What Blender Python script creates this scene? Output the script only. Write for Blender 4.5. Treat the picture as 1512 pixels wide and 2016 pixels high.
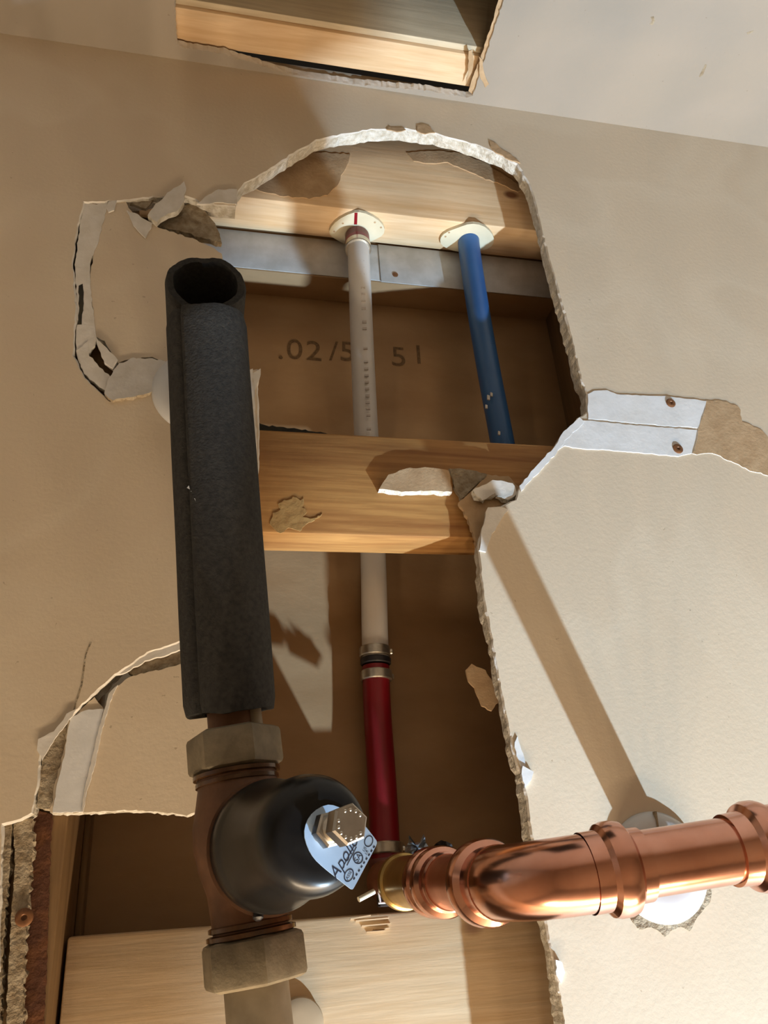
import bpy, bmesh, math, random
from mathutils import Vector, Matrix
from mathutils.geometry import tessellate_polygon

random.seed(7)
scene = bpy.context.scene
for o in list(bpy.data.objects):
    bpy.data.objects.remove(o, do_unlink=True)
C = scene.collection

# ------------------------------------------------------------------ camera
# world: X right along the wall, Y into the wall (front of wall at Y = 0), Z up
F_PX, CX, CY = 1560.0, 756.0, 1008.0
CAM_D, CAM_Z = 0.555, 1.75
M = [[0.97706, 0.06543, -0.20269], [0.03303, 0.89357, 0.44771], [0.21041, -0.44413, 0.87091]]
_r = Vector((M[0][0], M[0][2], -M[0][1]))
_d = Vector((M[1][0], M[1][2], -M[1][1]))
_f = Vector((M[2][0], M[2][2], -M[2][1]))
CAM = Vector((0, -CAM_D, CAM_Z))
cam = bpy.data.cameras.new('camera')
cam.sensor_fit = 'HORIZONTAL'; cam.sensor_width = 36.0
cam.lens = 36.0 * F_PX / 1512.0
cam.clip_start = 0.01; cam.clip_end = 50
cam_o = bpy.data.objects.new('camera', cam)
mm = Matrix.Identity(4)
for i in range(3):
    mm[i][0] = _r[i]; mm[i][1] = -_d[i]; mm[i][2] = -_f[i]; mm[i][3] = CAM[i]
cam_o.matrix_world = mm
C.objects.link(cam_o)
scene.camera = cam_o

# ------------------------------------------------------------------ world, lights, exposure
world = bpy.data.worlds.new('world'); scene.world = world
world.use_nodes = True
bg = world.node_tree.nodes['Background']
bg.inputs[0].default_value = (1.0, 0.80, 0.58, 1); bg.inputs[1].default_value = 0.010

# white work light standing low and to the right, close to the wall
LED_POS = Vector((0.70, -0.47, CAM_Z - 1.06))
LED_AIM = Vector((0.30, 0.0, CAM_Z + 0.45))
LED_W = 178.0
sp = bpy.data.lights.new('work_light', 'SPOT')
sp.energy = LED_W; sp.color = (0.58, 0.80, 1.0); sp.shadow_soft_size = 0.012
sp.spot_size = math.radians(110); sp.spot_blend = 0.3
spo = bpy.data.objects.new('work_light', sp); C.objects.link(spo)
spo.location = LED_POS
spo.rotation_euler = (LED_AIM - LED_POS).to_track_quat('-Z', 'Y').to_euler()

# warm bulbs of a bar fitting, below and to the right
BULB_W = 20.5
for i in range(6):
    b = bpy.data.lights.new('warm_bulb', 'POINT')
    b.energy = BULB_W; b.color = (1.0, 0.78, 0.53); b.shadow_soft_size = 0.03
    bo = bpy.data.objects.new('warm_bulb', b); C.objects.link(bo)
    bo.location = (-0.20 + 0.20 * i, -0.31, CAM_Z - 1.32)

vs = scene.view_settings
vs.view_transform = 'Standard'; vs.look = 'None'; vs.gamma = 1.0; vs.use_curve_mapping = False
vs.exposure = 0.0

# ------------------------------------------------------------------ projection helpers (pixel of the photo -> point at its own depth)
def ray(x, y):
    return _r * ((x - CX) / F_PX) + _d * ((y - CY) / F_PX) + _f
def P(x, y, d):                       # on the plane d behind the wall front
    r = ray(x, y); return CAM + r * ((CAM_D + d) / r.y)
def PZ(x, y, z):                      # on the horizontal plane at height z
    r = ray(x, y); return CAM + r * ((z - CAM_Z) / r.z)
def PP(x, y, p, n):                   # on any plane
    r = ray(x, y); return CAM + r * ((p - CAM).dot(n) / r.dot(n))

# ------------------------------------------------------------------ materials
MATS = {}
def mat(name, col, rough=0.6, metal=0.0, spec=0.5):
    m = bpy.data.materials.new(name); m.use_nodes = True
    b = m.node_tree.nodes['Principled BSDF']
    b.inputs['Base Color'].default_value = (*col, 1)
    b.inputs['Roughness'].default_value = rough
    b.inputs['Metallic'].default_value = metal
    b.inputs['Specular IOR Level'].default_value = spec
    MATS[name] = m
    return m, m.node_tree.nodes, m.node_tree.links, b
def coords(N, L, scale, rot=(0, 0, 0)):
    tc = N.new('ShaderNodeTexCoord'); mp = N.new('ShaderNodeMapping')
    mp.inputs['Scale'].default_value = scale; mp.inputs['Rotation'].default_value = rot
    L.new(tc.outputs['Object'], mp.inputs['Vector']); return mp.outputs['Vector']
def noise(N, L, vec, scale, detail=4, rough=0.55, dist=0):
    n = N.new('ShaderNodeTexNoise'); n.inputs['Scale'].default_value = scale
    n.inputs['Detail'].default_value = detail; n.inputs['Roughness'].default_value = rough
    n.inputs['Distortion'].default_value = dist
    L.new(vec, n.inputs['Vector']); return n.outputs['Fac']
def ramp(N, L, fac, stops):
    r = N.new('ShaderNodeValToRGB'); e = r.color_ramp.elements
    while len(e) < len(stops): e.new(0.5)
    for k, (p, c) in enumerate(stops):
        e[k].position = p; e[k].color = (*c, 1)
    L.new(fac, r.inputs['Fac']); return r.outputs['Color']
def mix(N, L, fac, a, b, mode='MIX'):
    m = N.new('ShaderNodeMix'); m.data_type = 'RGBA'; m.blend_type = mode
    for sock, v in ((m.inputs['Factor'], fac), (m.inputs['A'], a), (m.inputs['B'], b)):
        pass
    if isinstance(fac, (int, float)): m.inputs[0].default_value = fac
    else: L.new(fac, m.inputs[0])
    for idx, v in ((6, a), (7, b)):
        if isinstance(v, tuple): m.inputs[idx].default_value = (*v, 1)
        else: L.new(v, m.inputs[idx])
    return m.outputs[2]
def bump(N, L, b, h, strength=0.3, dist=0.001):
    bp = N.new('ShaderNodeBump'); bp.inputs['Strength'].default_value = strength
    bp.inputs['Distance'].default_value = dist
    L.new(h, bp.inputs['Height']); L.new(bp.outputs['Normal'], b.inputs['Normal'])
def two_tone(name, c1, c2, scale=(1, 1, 1), nscale=30, rough=0.6, metal=0, detail=5, bstr=0.0, bscale=None, bdist=0.001, lo=0.35, hi=0.65, spec=0.5, rot=(0, 0, 0)):
    m, N, L, b = mat(name, c1, rough, metal, spec)
    v = coords(N, L, scale, rot)
    f = noise(N, L, v, nscale, detail)
    L.new(ramp(N, L, f, [(lo, c1), (hi, c2)]), b.inputs['Base Color'])
    if bstr:
        h = noise(N, L, v, bscale or nscale, 6) if bscale else f
        bump(N, L, b, h, bstr, bdist)
    return m
def paint(name, base, patch, dirt):
    m, N, L, b = mat(name, base, 0.55, 0, 0.3)
    v = coords(N, L, (1, 1, 1))
    c = ramp(N, L, noise(N, L, v, 4.5, 3, 0.5, 0.6), [(0.44, base), (0.50, patch), (0.62, base)])
    d = ramp(N, L, noise(N, L, v, 190, 2), [(0.735, (0, 0, 0)), (0.75, (1, 1, 1))])
    c2 = mix(N, L, d, c, dirt)
    L.new(c2, b.inputs['Base Color'])
    h = noise(N, L, v, 240, 4, 0.6)
    bump(N, L, b, h, 0.16, 0.0012)
    return m
def wood(name, light, dark, knot=None, axis='X', stretch=0.06, rough=0.62, ring=26.0, fine=220.0):
    m, N, L, b = mat(name, light, rough, 0, 0.35)
    s = [1, 1, 1]; s['XYZ'.index(axis)] = stretch
    v = coords(N, L, tuple(s))
    g = noise(N, L, v, ring, 5, 0.55, 1.6)
    c = ramp(N, L, g, [(0.30, dark), (0.52, light), (0.60, tuple(x * 0.88 for x in light)), (0.72, light)])
    fn = noise(N, L, v, fine, 4, 0.6)
    c = mix(N, L, ramp(N, L, fn, [(0.42, (0, 0, 0)), (0.62, (0.45, 0.45, 0.45))]), c, dark)
    if knot:
        vo = N.new('ShaderNodeTexVoronoi'); vo.inputs['Scale'].default_value = 9.0
        s2 = [1, 1, 1]; s2['XYZ'.index(axis)] = 0.7
        L.new(coords(N, L, tuple(s2)), vo.inputs['Vector'])
        k = ramp(N, L, vo.outputs['Distance'], [(0.045, (1, 1, 1)), (0.075, (0, 0, 0))])
        c = mix(N, L, k, c, knot)
    L.new(c, b.inputs['Base Color'])
    bump(N, L, b, fn, 0.25, 0.0008)
    return m

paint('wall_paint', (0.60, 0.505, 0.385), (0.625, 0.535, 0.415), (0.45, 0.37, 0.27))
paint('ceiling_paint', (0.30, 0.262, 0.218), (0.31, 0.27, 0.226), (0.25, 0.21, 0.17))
two_tone('gypsum', (0.72, 0.70, 0.65), (0.50, 0.46, 0.38), nscale=160, rough=0.9, bstr=0.9, bscale=260, bdist=0.003, spec=0.1)
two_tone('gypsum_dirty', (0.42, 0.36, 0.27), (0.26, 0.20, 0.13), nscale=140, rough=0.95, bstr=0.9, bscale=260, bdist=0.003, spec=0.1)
two_tone('white_paper', (0.72, 0.70, 0.67), (0.62, 0.59, 0.54), nscale=60, rough=0.8, bstr=0.4, bscale=150, bdist=0.001, spec=0.2)
two_tone('brown_paper', (0.40, 0.27, 0.155), (0.49, 0.35, 0.215), nscale=70, rough=0.9, bstr=0.4, bscale=300, bdist=0.001, spec=0.1)
two_tone('tape_white', (0.74, 0.76, 0.79), (0.66, 0.67, 0.68), nscale=35, rough=0.8, bstr=0.3, bscale=120, bdist=0.001, spec=0.2)
wood('pine', (0.74, 0.55, 0.35), (0.58, 0.37, 0.19), knot=(0.22, 0.10, 0.05))
wood('pine_orange', (0.43, 0.225, 0.072), (0.23, 0.095, 0.027), knot=(0.20, 0.08, 0.03), ring=34)
wood('pine_pale', (0.60, 0.45, 0.285), (0.49, 0.335, 0.185), knot=(0.30, 0.18, 0.12), ring=40)
wood('joist_grey', (0.62, 0.53, 0.38), (0.46, 0.37, 0.25), knot=(0.10, 0.06, 0.03))
wood('stud_wood', (0.21, 0.125, 0.055), (0.12, 0.065, 0.026), axis='Z')
two_tone('plywood', (0.37, 0.235, 0.12), (0.29, 0.17, 0.078), scale=(0.5, 1, 1), nscale=18, rough=0.75, detail=8, bstr=0.15, bscale=250)
two_tone('ink', (0.10, 0.055, 0.022), (0.17, 0.10, 0.045), nscale=420, rough=0.9)
two_tone('galvanised', (0.56, 0.56, 0.56), (0.44, 0.44, 0.43), nscale=45, rough=0.5, metal=0.15)
two_tone('foam', (0.030, 0.030, 0.030), (0.046, 0.045, 0.043), nscale=330, rough=0.95, bstr=0.7, bscale=700, bdist=0.0008, spec=0.15)
two_tone('bronze', (0.165, 0.080, 0.042), (0.105, 0.050, 0.026), nscale=70, rough=0.5, metal=0.45)
two_tone('nut_metal', (0.245, 0.205, 0.14), (0.165, 0.135, 0.088), nscale=90, rough=0.65, metal=0.25, bstr=0.3, bscale=400)
two_tone('pipe_pale', (0.32, 0.27, 0.195), (0.235, 0.195, 0.135), nscale=70, rough=0.6, metal=0.2)
two_tone('thread_seal', (0.10, 0.045, 0.015), (0.05, 0.02, 0.008), nscale=120, rough=0.15)
two_tone('black_plastic', (0.005, 0.005, 0.0055), (0.010, 0.010, 0.010), nscale=40, rough=0.30, spec=0.32)
two_tone('steel', (0.62, 0.58, 0.52), (0.52, 0.48, 0.42), nscale=120, rough=0.28, metal=1.0)
two_tone('tag_blue', (0.40, 0.55, 0.76), (0.37, 0.52, 0.73), nscale=20, rough=0.35)
mat('tag_print', (0.02, 0.025, 0.05), 0.6)
two_tone('pex_white', (0.66, 0.64, 0.62), (0.60, 0.58, 0.56), nscale=25, rough=0.45)
two_tone('pex_print', (0.50, 0.46, 0.43), (0.45, 0.41, 0.38), nscale=60, rough=0.6)
two_tone('pex_red', (0.24, 0.006, 0.014), (0.20, 0.005, 0.011), nscale=25, rough=0.4)
two_tone('pex_red_dull', (0.20, 0.07, 0.055), (0.15, 0.05, 0.04), nscale=80, rough=0.55)
two_tone('pex_blue', (0.035, 0.125, 0.33), (0.03, 0.11, 0.30), nscale=25, rough=0.38)
two_tone('clamp_steel', (0.62, 0.58, 0.50), (0.42, 0.38, 0.31), nscale=90, rough=0.3, metal=0.9)
two_tone('copper', (0.74, 0.40, 0.30), (0.60, 0.29, 0.20), nscale=38, rough=0.19, metal=1.0, bstr=0.05, bscale=60)
two_tone('copper_dull', (0.62, 0.27, 0.17), (0.48, 0.19, 0.11), nscale=50, rough=0.36, metal=0.9)
two_tone('brass', (0.55, 0.37, 0.13), (0.42, 0.27, 0.09), nscale=60, rough=0.3, metal=0.9)
two_tone('white_plastic', (0.56, 0.58, 0.60), (0.52, 0.53, 0.55), nscale=20, rough=0.35)
two_tone('cream_plastic', (0.68, 0.63, 0.48), (0.62, 0.56, 0.41), nscale=30, rough=0.45)
two_tone('beige_plastic', (0.40, 0.30, 0.19), (0.34, 0.25, 0.155), nscale=30, rough=0.5)
two_tone('rust', (0.085, 0.028, 0.010), (0.20, 0.075, 0.022), nscale=55, rough=0.85, bstr=0.6, bscale=200, bdist=0.002, lo=0.42, hi=0.7)
two_tone('screw_rust', (0.25, 0.11, 0.045), (0.14, 0.06, 0.025), nscale=200, rough=0.55, metal=0.4)
two_tone('glue', (0.46, 0.30, 0.115), (0.36, 0.205, 0.07), nscale=120, rough=0.6, bstr=0.5, bscale=150, bdist=0.002)
two_tone('tar_and_shade', (0.012, 0.010, 0.006), (0.035, 0.028, 0.012), nscale=90, rough=0.8)
two_tone('dark_rubber', (0.008, 0.007, 0.008), (0.02, 0.016, 0.018), nscale=60, rough=0.45)
two_tone('foil', (0.55, 0.58, 0.62), (0.10, 0.11, 0.12), nscale=110, rough=0.3, metal=0.7)
two_tone('room_paint', (0.22, 0.19, 0.155), (0.24, 0.21, 0.17), nscale=3, rough=0.7)
two_tone('floor_tile', (0.22, 0.19, 0.16), (0.26, 0.22, 0.18), nscale=8, rough=0.5)

# ------------------------------------------------------------------ object helpers
def make(name, V, Fc, mats, parent=None, origin=None, smooth=None, fmat=None):
    V = [Vector(v) for v in V]
    if origin is None:
        if parent is not None: origin = Vector(parent['_o'])
        else:
            origin = Vector((sum(v.x for v in V) / len(V), sum(v.y for v in V) / len(V), min(v.z for v in V)))
    me = bpy.data.meshes.new(name)
    me.from_pydata([tuple(v - origin) for v in V], [], Fc)
    for m in (mats if isinstance(mats, (list, tuple)) else [mats]): me.materials.append(MATS[m])
    if fmat:
        for p, k in zip(me.polygons, fmat): p.material_index = k
    bm = bmesh.new(); bm.from_mesh(me)
    bmesh.ops.recalc_face_normals(bm, faces=bm.faces); bm.to_mesh(me); bm.free()
    if smooth is not None:
        for p in me.polygons: p.use_smooth = True
        me.set_sharp_from_angle(angle=math.radians(smooth))
    o = bpy.data.objects.new(name, me); C.objects.link(o)
    if parent is not None:
        o.parent = parent; o.location = origin - Vector(parent['_o'])
    else: o.location = origin
    o['_o'] = tuple(origin)
    return o
def tag(o, label=None, cat=None, group=None, kind=None):
    if label: o['label'] = label
    if cat: o['category'] = cat
    if group: o['group'] = group
    if kind: o['kind'] = kind
    return o
def empty(name, loc, label, cat, group=None):
    o = bpy.data.objects.new(name, None); C.objects.link(o); o.location = loc; o['_o'] = tuple(loc)
    o.empty_display_size = 0.02
    return tag(o, label, cat, group)
def frame(ax):
    ax = ax.normalized()
    u = ax.cross(Vector((0, 0, 1)))
    if u.length < 0.2: u = ax.cross(Vector((1, 0, 0)))
    u.normalize(); return u, ax.cross(u).normalized()
def lathe_geo(A, ax, prof, seg=48, phase=0.0, cap=True):
    ax = ax.normalized(); u, w = frame(ax); V = []; Fc = []
    for s, r in prof:
        for k in range(seg):
            t = 2 * math.pi * k / seg + phase
            V.append(A + ax * s + (u * math.cos(t) + w * math.sin(t)) * r)
    n = len(prof)
    for i in range(n - 1):
        for k in range(seg):
            k2 = (k + 1) % seg
            Fc.append((i * seg + k, i * seg + k2, (i + 1) * seg + k2, (i + 1) * seg + k))
    if cap:
        Fc.append(tuple(range(seg))); Fc.append(tuple((n - 1) * seg + k for k in range(seg)))
    return V, Fc
def lathe(name, A, ax, prof, m, parent=None, seg=48, smooth=35, phase=0.0, cap=True, origin=None):
    V, Fc = lathe_geo(A, ax, prof, seg, phase, cap)
    return make(name, V, Fc, m, parent, origin, smooth)
def sweep(name, pts, rad, m, parent=None, seg=32, smooth=40, sub=10, origin=None):
    # Catmull-Rom through pts
    pts = [Vector(p) for p in pts]; rads = rad if isinstance(rad, (list, tuple)) else [rad] * len(pts)
    path = []; rr = []
    for i in range(len(pts) - 1):
        p0 = pts[max(i - 1, 0)]; p1 = pts[i]; p2 = pts[i + 1]; p3 = pts[min(i + 2, len(pts) - 1)]
        for k in range(sub):
            t = k / sub
            path.append(0.5 * ((2 * p1) + (-p0 + p2) * t + (2 * p0 - 5 * p1 + 4 * p2 - p3) * t * t + (-p0 + 3 * p1 - 3 * p2 + p3) * t ** 3))
            rr.append(rads[i] * (1 - t) + rads[i + 1] * t)
    path.append(pts[-1]); rr.append(rads[-1])
    V = []; Fc = []; u = None
    for i, p in enumerate(path):
        tn = (path[min(i + 1, len(path) - 1)] - path[max(i - 1, 0)]).normalized()
        if u is None: u, w = frame(tn)
        u = (u - tn * u.dot(tn)).normalized(); w = tn.cross(u)
        for k in range(seg):
            a = 2 * math.pi * k / seg
            V.append(p + (u * math.cos(a) + w * math.sin(a)) * rr[i])
    n = len(path)
    for i in range(n - 1):
        for k in range(seg):
            k2 = (k + 1) % seg
            Fc.append((i * seg + k, i * seg + k2, (i + 1) * seg + k2, (i + 1) * seg + k))
    Fc.append(tuple(range(seg))); Fc.append(tuple((n - 1) * seg + k for k in range(seg)))
    return make(name, V, Fc, m, parent, origin, smooth)
def box(name, lo, hi, m, parent=None, bev=0.0015, origin=None):
    bm = bmesh.new(); bmesh.ops.create_cube(bm, size=1)
    lo = Vector(lo); hi = Vector(hi)
    for v in bm.verts:
        v.co = Vector([(lo[i] + hi[i]) / 2 + v.co[i] * (hi[i] - lo[i]) for i in range(3)])
    if bev: bmesh.ops.bevel(bm, geom=list(bm.edges), offset=bev, segments=2, affect='EDGES', profile=0.5)
    bm.verts.index_update()
    V = [v.co.copy() for v in bm.verts]; Fc = [tuple(v.index for v in f.verts) for f in bm.faces]; bm.free()
    return make(name, V, Fc, m, parent, origin, 30 if bev else None)
def ragged(path, step=7.0, jit=1.6, closed=True, rng=None):
    rng = rng or random; out = []
    n = len(path); rg = range(n if closed else n - 1)
    for i in rg:
        a = path[i]; b = path[(i + 1) % n]
        L_ = math.hypot(b[0] - a[0], b[1] - a[1]); k = max(1, int(L_ / step))
        for j in range(k):
            t = j / k
            out.append((a[0] + (b[0] - a[0]) * t + rng.uniform(-jit, jit), a[1] + (b[1] - a[1]) * t + rng.uniform(-jit, jit)))
    if not closed: out.append(path[-1])
    return out
def slab(name, front, off, mats, parent=None, jit=0.0, origin=None, fmat_side=1, mid=0.0, smooth=None):
    """closed prism: polygon 'front' (3D points) pushed by vector off; side ring may be rough"""
    n = len(front); off = Vector(off)
    V = [Vector(p) for p in front]
    rj = lambda: Vector((random.uniform(-jit, jit), random.uniform(-jit, jit) * 0.3, random.uniform(-jit, jit)))
    if jit: V += [Vector(p) + off * 0.5 + rj() for p in front]
    V += [Vector(p) + off + (rj() if jit else Vector()) for p in front]
    rings = len(V) // n
    tri = tessellate_polygon([[Vector(p) for p in front]])
    Fc = [tuple(t) for t in tri]; fm = [0] * len(Fc)
    top = (rings - 1) * n
    for t in tri: Fc.append((t[0] + top, t[2] + top, t[1] + top)); fm.append(fmat_side)
    for r in range(rings - 1):
        for k in range(n):
            k2 = (k + 1) % n
            Fc.append((r * n + k, r * n + k2, (r + 1) * n + k2, (r + 1) * n + k)); fm.append(fmat_side)
    mats = mats if isinstance(mats, (list, tuple)) else [mats, mats]
    return make(name, V, Fc, list(mats), parent, origin, smooth, fm)
def chip(name, path, d, th, m, parent=None, step=7, jit=1.5, rough=0.0, origin=None, tilt=None):
    """flat torn piece lying on plane d (outline in photo pixels), thickness th towards the room"""
    pts = ragged(path, step, jit)
    fr = [P(x, y, (d - th) if tilt is None else d - th + tilt(x, y)) for x, y in pts]
    return slab(name, fr, (0, th, 0), m, parent, rough, origin)
def text_mesh(name, body, size, M4, m, parent, shear=0.0, ext=0.0):
    cu = bpy.data.curves.new(name, 'FONT'); cu.body = body; cu.size = size; cu.shear = shear; cu.extrude = ext
    cu.align_x = 'CENTER'; cu.align_y = 'CENTER'
    to = bpy.data.objects.new(name, cu); C.objects.link(to)
    bpy.context.view_layer.update()
    me = bpy.data.meshes.new_from_object(to.evaluated_get(bpy.context.evaluated_depsgraph_get()))
    bpy.data.objects.remove(to, do_unlink=True)
    V = [M4 @ v.co for v in me.vertices]; Fc = [tuple(p.vertices) for p in me.polygons]
    return make(name, V, Fc, m, parent)
def basis(o, x, z):
    """4x4 with origin o, local x, local z (normal)"""
    x = x.normalized(); z = z.normalized(); y = z.cross(x).normalized()
    m = Matrix.Identity(4)
    for i in range(3):
        m[i][0] = x[i]; m[i][1] = y[i]; m[i][2] = z[i]; m[i][3] = o[i]
    return m

CEIL = CAM_Z + 0.807
TH = 0.0160                      # drywall thickness
BACK = 0.118                     # face of the back panel inside the cavity

# ------------------------------------------------------------------ the front wall with its hole
HOLE = [(1020, 322), (1038, 352), (1052, 385), (1062, 430), (1080, 500), (1100, 570), (1120, 640), (1133, 690), (1145, 745),
        (1157, 775), (1157, 812), (1140, 825), (1112, 850), (1092, 885), (1060, 920), (1025, 958), (1016, 985), (985, 1000), (963, 1022),
        (948, 1052), (943, 1082), (948, 1120), (955, 1180), (966, 1235), (978, 1300), (990, 1370), (1005, 1440), (1018, 1500), (1028, 1522),
        (1036, 1548), (1042, 1600), (1052, 1660), (1066, 1750), (1080, 1830), (1092, 1900), (1104, 1960), (1113, 2016), (1140, 2200), (1185, 2500), (1260, 3000),
        (600, 3050), (-120, 3000), (-50, 2500), (-14, 2210), (-8, 2016), (-4, 1800), (2, 1700), (3, 1622), (40, 1612), (62, 1600), (72, 1550), (78, 1480), (90, 1455), (150, 1398), (190, 1358),
        (225, 1328), (290, 1284), (355, 1262), (470, 1240), (500, 1150), (507, 1000), (509, 850), (505, 760), (507, 728), (470, 735), (400, 752), (345, 765),
        (312, 770), (260, 780), (215, 792), (165, 742), (143, 700), (148, 610), (142, 520), (150, 450), (165, 396), (205, 395), (245, 393), (300, 386),
        (370, 385), (400, 400), (462, 404), (468, 376), (480, 360), (510, 345), (540, 325), (570, 305), (600, 288), (622, 275), (680, 262), (740, 253),
        (800, 252), (860, 262), (920, 278), (980, 300)]
def build_front_wall():
    rng = random.Random(3)
    h = ragged(HOLE, 8, 1.3, True, rng)
    n = len(h)
    X0, X1, Z0, Z1 = -1.25, 1.85, 0.0, CEIL + 0.02
    outer = [Vector((X0, 0, Z0)), Vector((X1, 0, Z0)), Vector((X1, 0, Z1)), Vector((X0, 0, Z1))]
    rim = [P(x, y, 0) for x, y in h]                                     # edge of the paint
    cen = Vector((0.14, 0, CAM_Z + 0.3))
    # normal of the outline in the plane, for shrinking
    nr = []
    for i in range(n):
        t = rim[(i + 1) % n] - rim[i - 1]
        q = Vector((t.z, 0, -t.x)); q.normalize(); nr.append(q)
    area = sum(rim[i].x * rim[(i + 1) % n].z - rim[(i + 1) % n].x * rim[i].z for i in range(n))
    sgn = -1 if area > 0 else 1                                          # points into the hole
    def soft(lo, hi, w=2, seed=1):
        r_ = random.Random(seed); raw = [r_.random() for _ in range(n)]
        sm = [sum(raw[(i + q) % n] for q in range(-w, w + 1)) / (2 * w + 1) for i in range(n)]
        a_, b_ = min(sm), max(sm)
        return [lo + (hi - lo) * (v - a_) / (b_ - a_) for v in sm]
    ea = soft(0.0002, 0.0020, 2, 5); eb = soft(0.0004, 0.0022, 2, 6); ma = soft(-0.0016, 0.0020, 3, 7); ba = soft(-0.0022, 0.0026, 3, 8)
    edge = [rim[i] + nr[i] * sgn * ea[i] + Vector((0, eb[i], 0)) for i in range(n)]
    midr = [rim[i] + nr[i] * sgn * ma[i] + Vector((0, TH * 0.55, 0)) for i in range(n)]
    backr = [rim[i] + nr[i] * sgn * ba[i] + Vector((0, TH, 0)) for i in range(n)]
    V = outer + rim; tri = tessellate_polygon([[Vector((p.x, p.z, 0)) for p in outer], [Vector((p.x, p.z, 0)) for p in rim]])
    Fc = [tuple(t) for t in tri]; fm = [0] * len(Fc)
    base = 4
    for ring, mi in ((edge, 1), (midr, 2), (backr, 2)):
        nb = len(V); V = V + ring
        for k in range(n):
            k2 = (k + 1) % n
            Fc.append((base + k, base + k2, nb + k2, nb + k)); fm.append(mi)
        base = nb
    # back face
    ob = len(V); V += [Vector((p.x, TH, p.z)) for p in outer]
    tri = tessellate_polygon([[Vector((p.x, p.z, 0)) for p in outer], [Vector((p.x, p.z, 0)) for p in backr]])
    for t in tri:
        Fc.append(tuple((ob + i) if i < 4 else (base + i - 4) for i in t)); fm.append(3)
    for k in range(4):
        Fc.append((k, (k + 1) % 4, ob + (k + 1) % 4, ob + k)); fm.append(2)
    o = make('wall_front', V, Fc, ['wall_paint', 'white_paper', 'gypsum', 'brown_paper'], None, Vector((0, 0, CAM_Z)), None, fm)
    return tag(o, 'beige painted drywall with a large ragged hole broken through it', None, None, 'structure')
wall = build_front_wall()

# ------------------------------------------------------------------ ceiling with its rectangular hole
def build_ceiling():
    rng = random.Random(5)
    pth = [(990, 4), (931, 188), (925, 192), (840, 178), (700, 166), (610, 152), (560, 143), (510, 128), (440, 106), (380, 97), (347, 90), (345, 40), (343, -10)]
    h = ragged(pth, 6, 1.2, False, rng)
    rim = [PZ(x, y, CEIL) for x, y in h]
    rim = [Vector((rim[0].x, -0.42, CEIL))] + rim + [Vector((rim[-1].x, -0.42, CEIL))]
    n = len(rim)
    outer = [Vector((-1.25, 0.02, CEIL)), Vector((1.85, 0.02, CEIL)), Vector((1.85, -2.2, CEIL)), Vector((-1.25, -2.2, CEIL))]
    TC = 0.0095
    up = [p + Vector((rng.uniform(-.0004, .0004), rng.uniform(-.0004, .0004), TC)) for p in rim]
    mid = [p + Vector((rng.uniform(-.0004, .0004), rng.uniform(-.0004, .0004), TC * .4)) for p in rim]
    V = outer + rim; tri = tessellate_polygon([[Vector((p.x, p.y, 0)) for p in outer], [Vector((p.x, p.y, 0)) for p in rim]])
    Fc = [tuple(t) for t in tri]; fm = [0] * len(Fc); base = 4
    for ring, mi in ((mid, 1), (up, 1)):
        nb = len(V); V = V + ring
        for k in range(n):
            k2 = (k + 1) % n
            Fc.append((base + k, base + k2, nb + k2, nb + k)); fm.append(mi)
        base = nb
    ob = len(V); V += [p + Vector((0, 0, TC)) for p in outer]
    tri = tessellate_polygon([[Vector((p.x, p.y, 0)) for p in outer], [Vector((p.x, p.y, 0)) for p in up]])
    for t in tri: Fc.append(tuple((ob + i) if i < 4 else (base + i - 4) for i in t)); fm.append(2)
    for k in range(4): Fc.append((k, (k + 1) % 4, ob + (k + 1) % 4, ob + k)); fm.append(1)
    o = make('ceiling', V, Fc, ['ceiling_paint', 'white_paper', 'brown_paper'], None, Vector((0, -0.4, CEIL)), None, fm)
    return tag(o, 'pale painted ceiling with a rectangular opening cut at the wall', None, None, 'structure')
ceiling = build_ceiling()

def cchip(name, path, z, th, m, jit=1.0):
    pts = ragged(path, 6, jit)
    return slab(name, [PZ(x, y, z) for x, y in pts], (0, 0, th), m, ceiling)
cchip('torn_paper', [(985, -10), (992, -10), (976, 62), (958, 120), (944, 168), (932, 186), (922, 178), (936, 140), (952, 96), (970, 40)], CEIL + 0.003, 0.0008, 'brown_paper')
cchip('torn_paper', [(944, 112), (950, 116), (952, 140), (962, 166), (956, 172), (944, 150)], CEIL - 0.0012, 0.0008, 'brown_paper')
cchip('torn_paper', [(922, 100), (928, 98), (934, 118), (926, 150), (916, 168), (922, 140)], CEIL + 0.004, 0.0008, 'brown_paper')
cchip('scuff', [(1281, 34), (1287, 32), (1290, 42), (1284, 50), (1279, 48), (1284, 41)], CEIL - 0.0002, 0.0002, 'gypsum_dirty', 0.3)
cchip('scuff', [(1376, 150), (1389, 126), (1392, 128), (1384, 148), (1377, 152)], CEIL - 0.0002, 0.0002, 'gypsum_dirty', 0.3)
cchip('scuff', [(1470, 64), (1484, 60), (1482, 64), (1472, 68)], CEIL - 0.0002, 0.0002, 'gypsum_dirty', 0.3)

# rest of the room, behind the camera
def shell(name, lo, hi, m, label):
    return tag(box(name, lo, hi, m, None, 0), label, None, None, 'structure')
shell('floor', (-1.25, -2.2, -0.05), (1.85, -0.001, 0), 'floor_tile', 'grey tiled floor of the small room')
shell('wall_left', (-1.30, -2.2, 0.001), (-1.251, -0.001, CEIL - .001), 'room_paint', 'plain painted side wall on the left')
shell('wall_right', (1.851, -2.2, 0.001), (1.90, -0.001, CEIL - .001), 'room_paint', 'plain painted side wall on the right')
shell('wall_rear', (-1.25, -2.25, 0.001), (1.85, -2.201, CEIL - .001), 'room_paint', 'plain painted wall behind the viewer')

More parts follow.
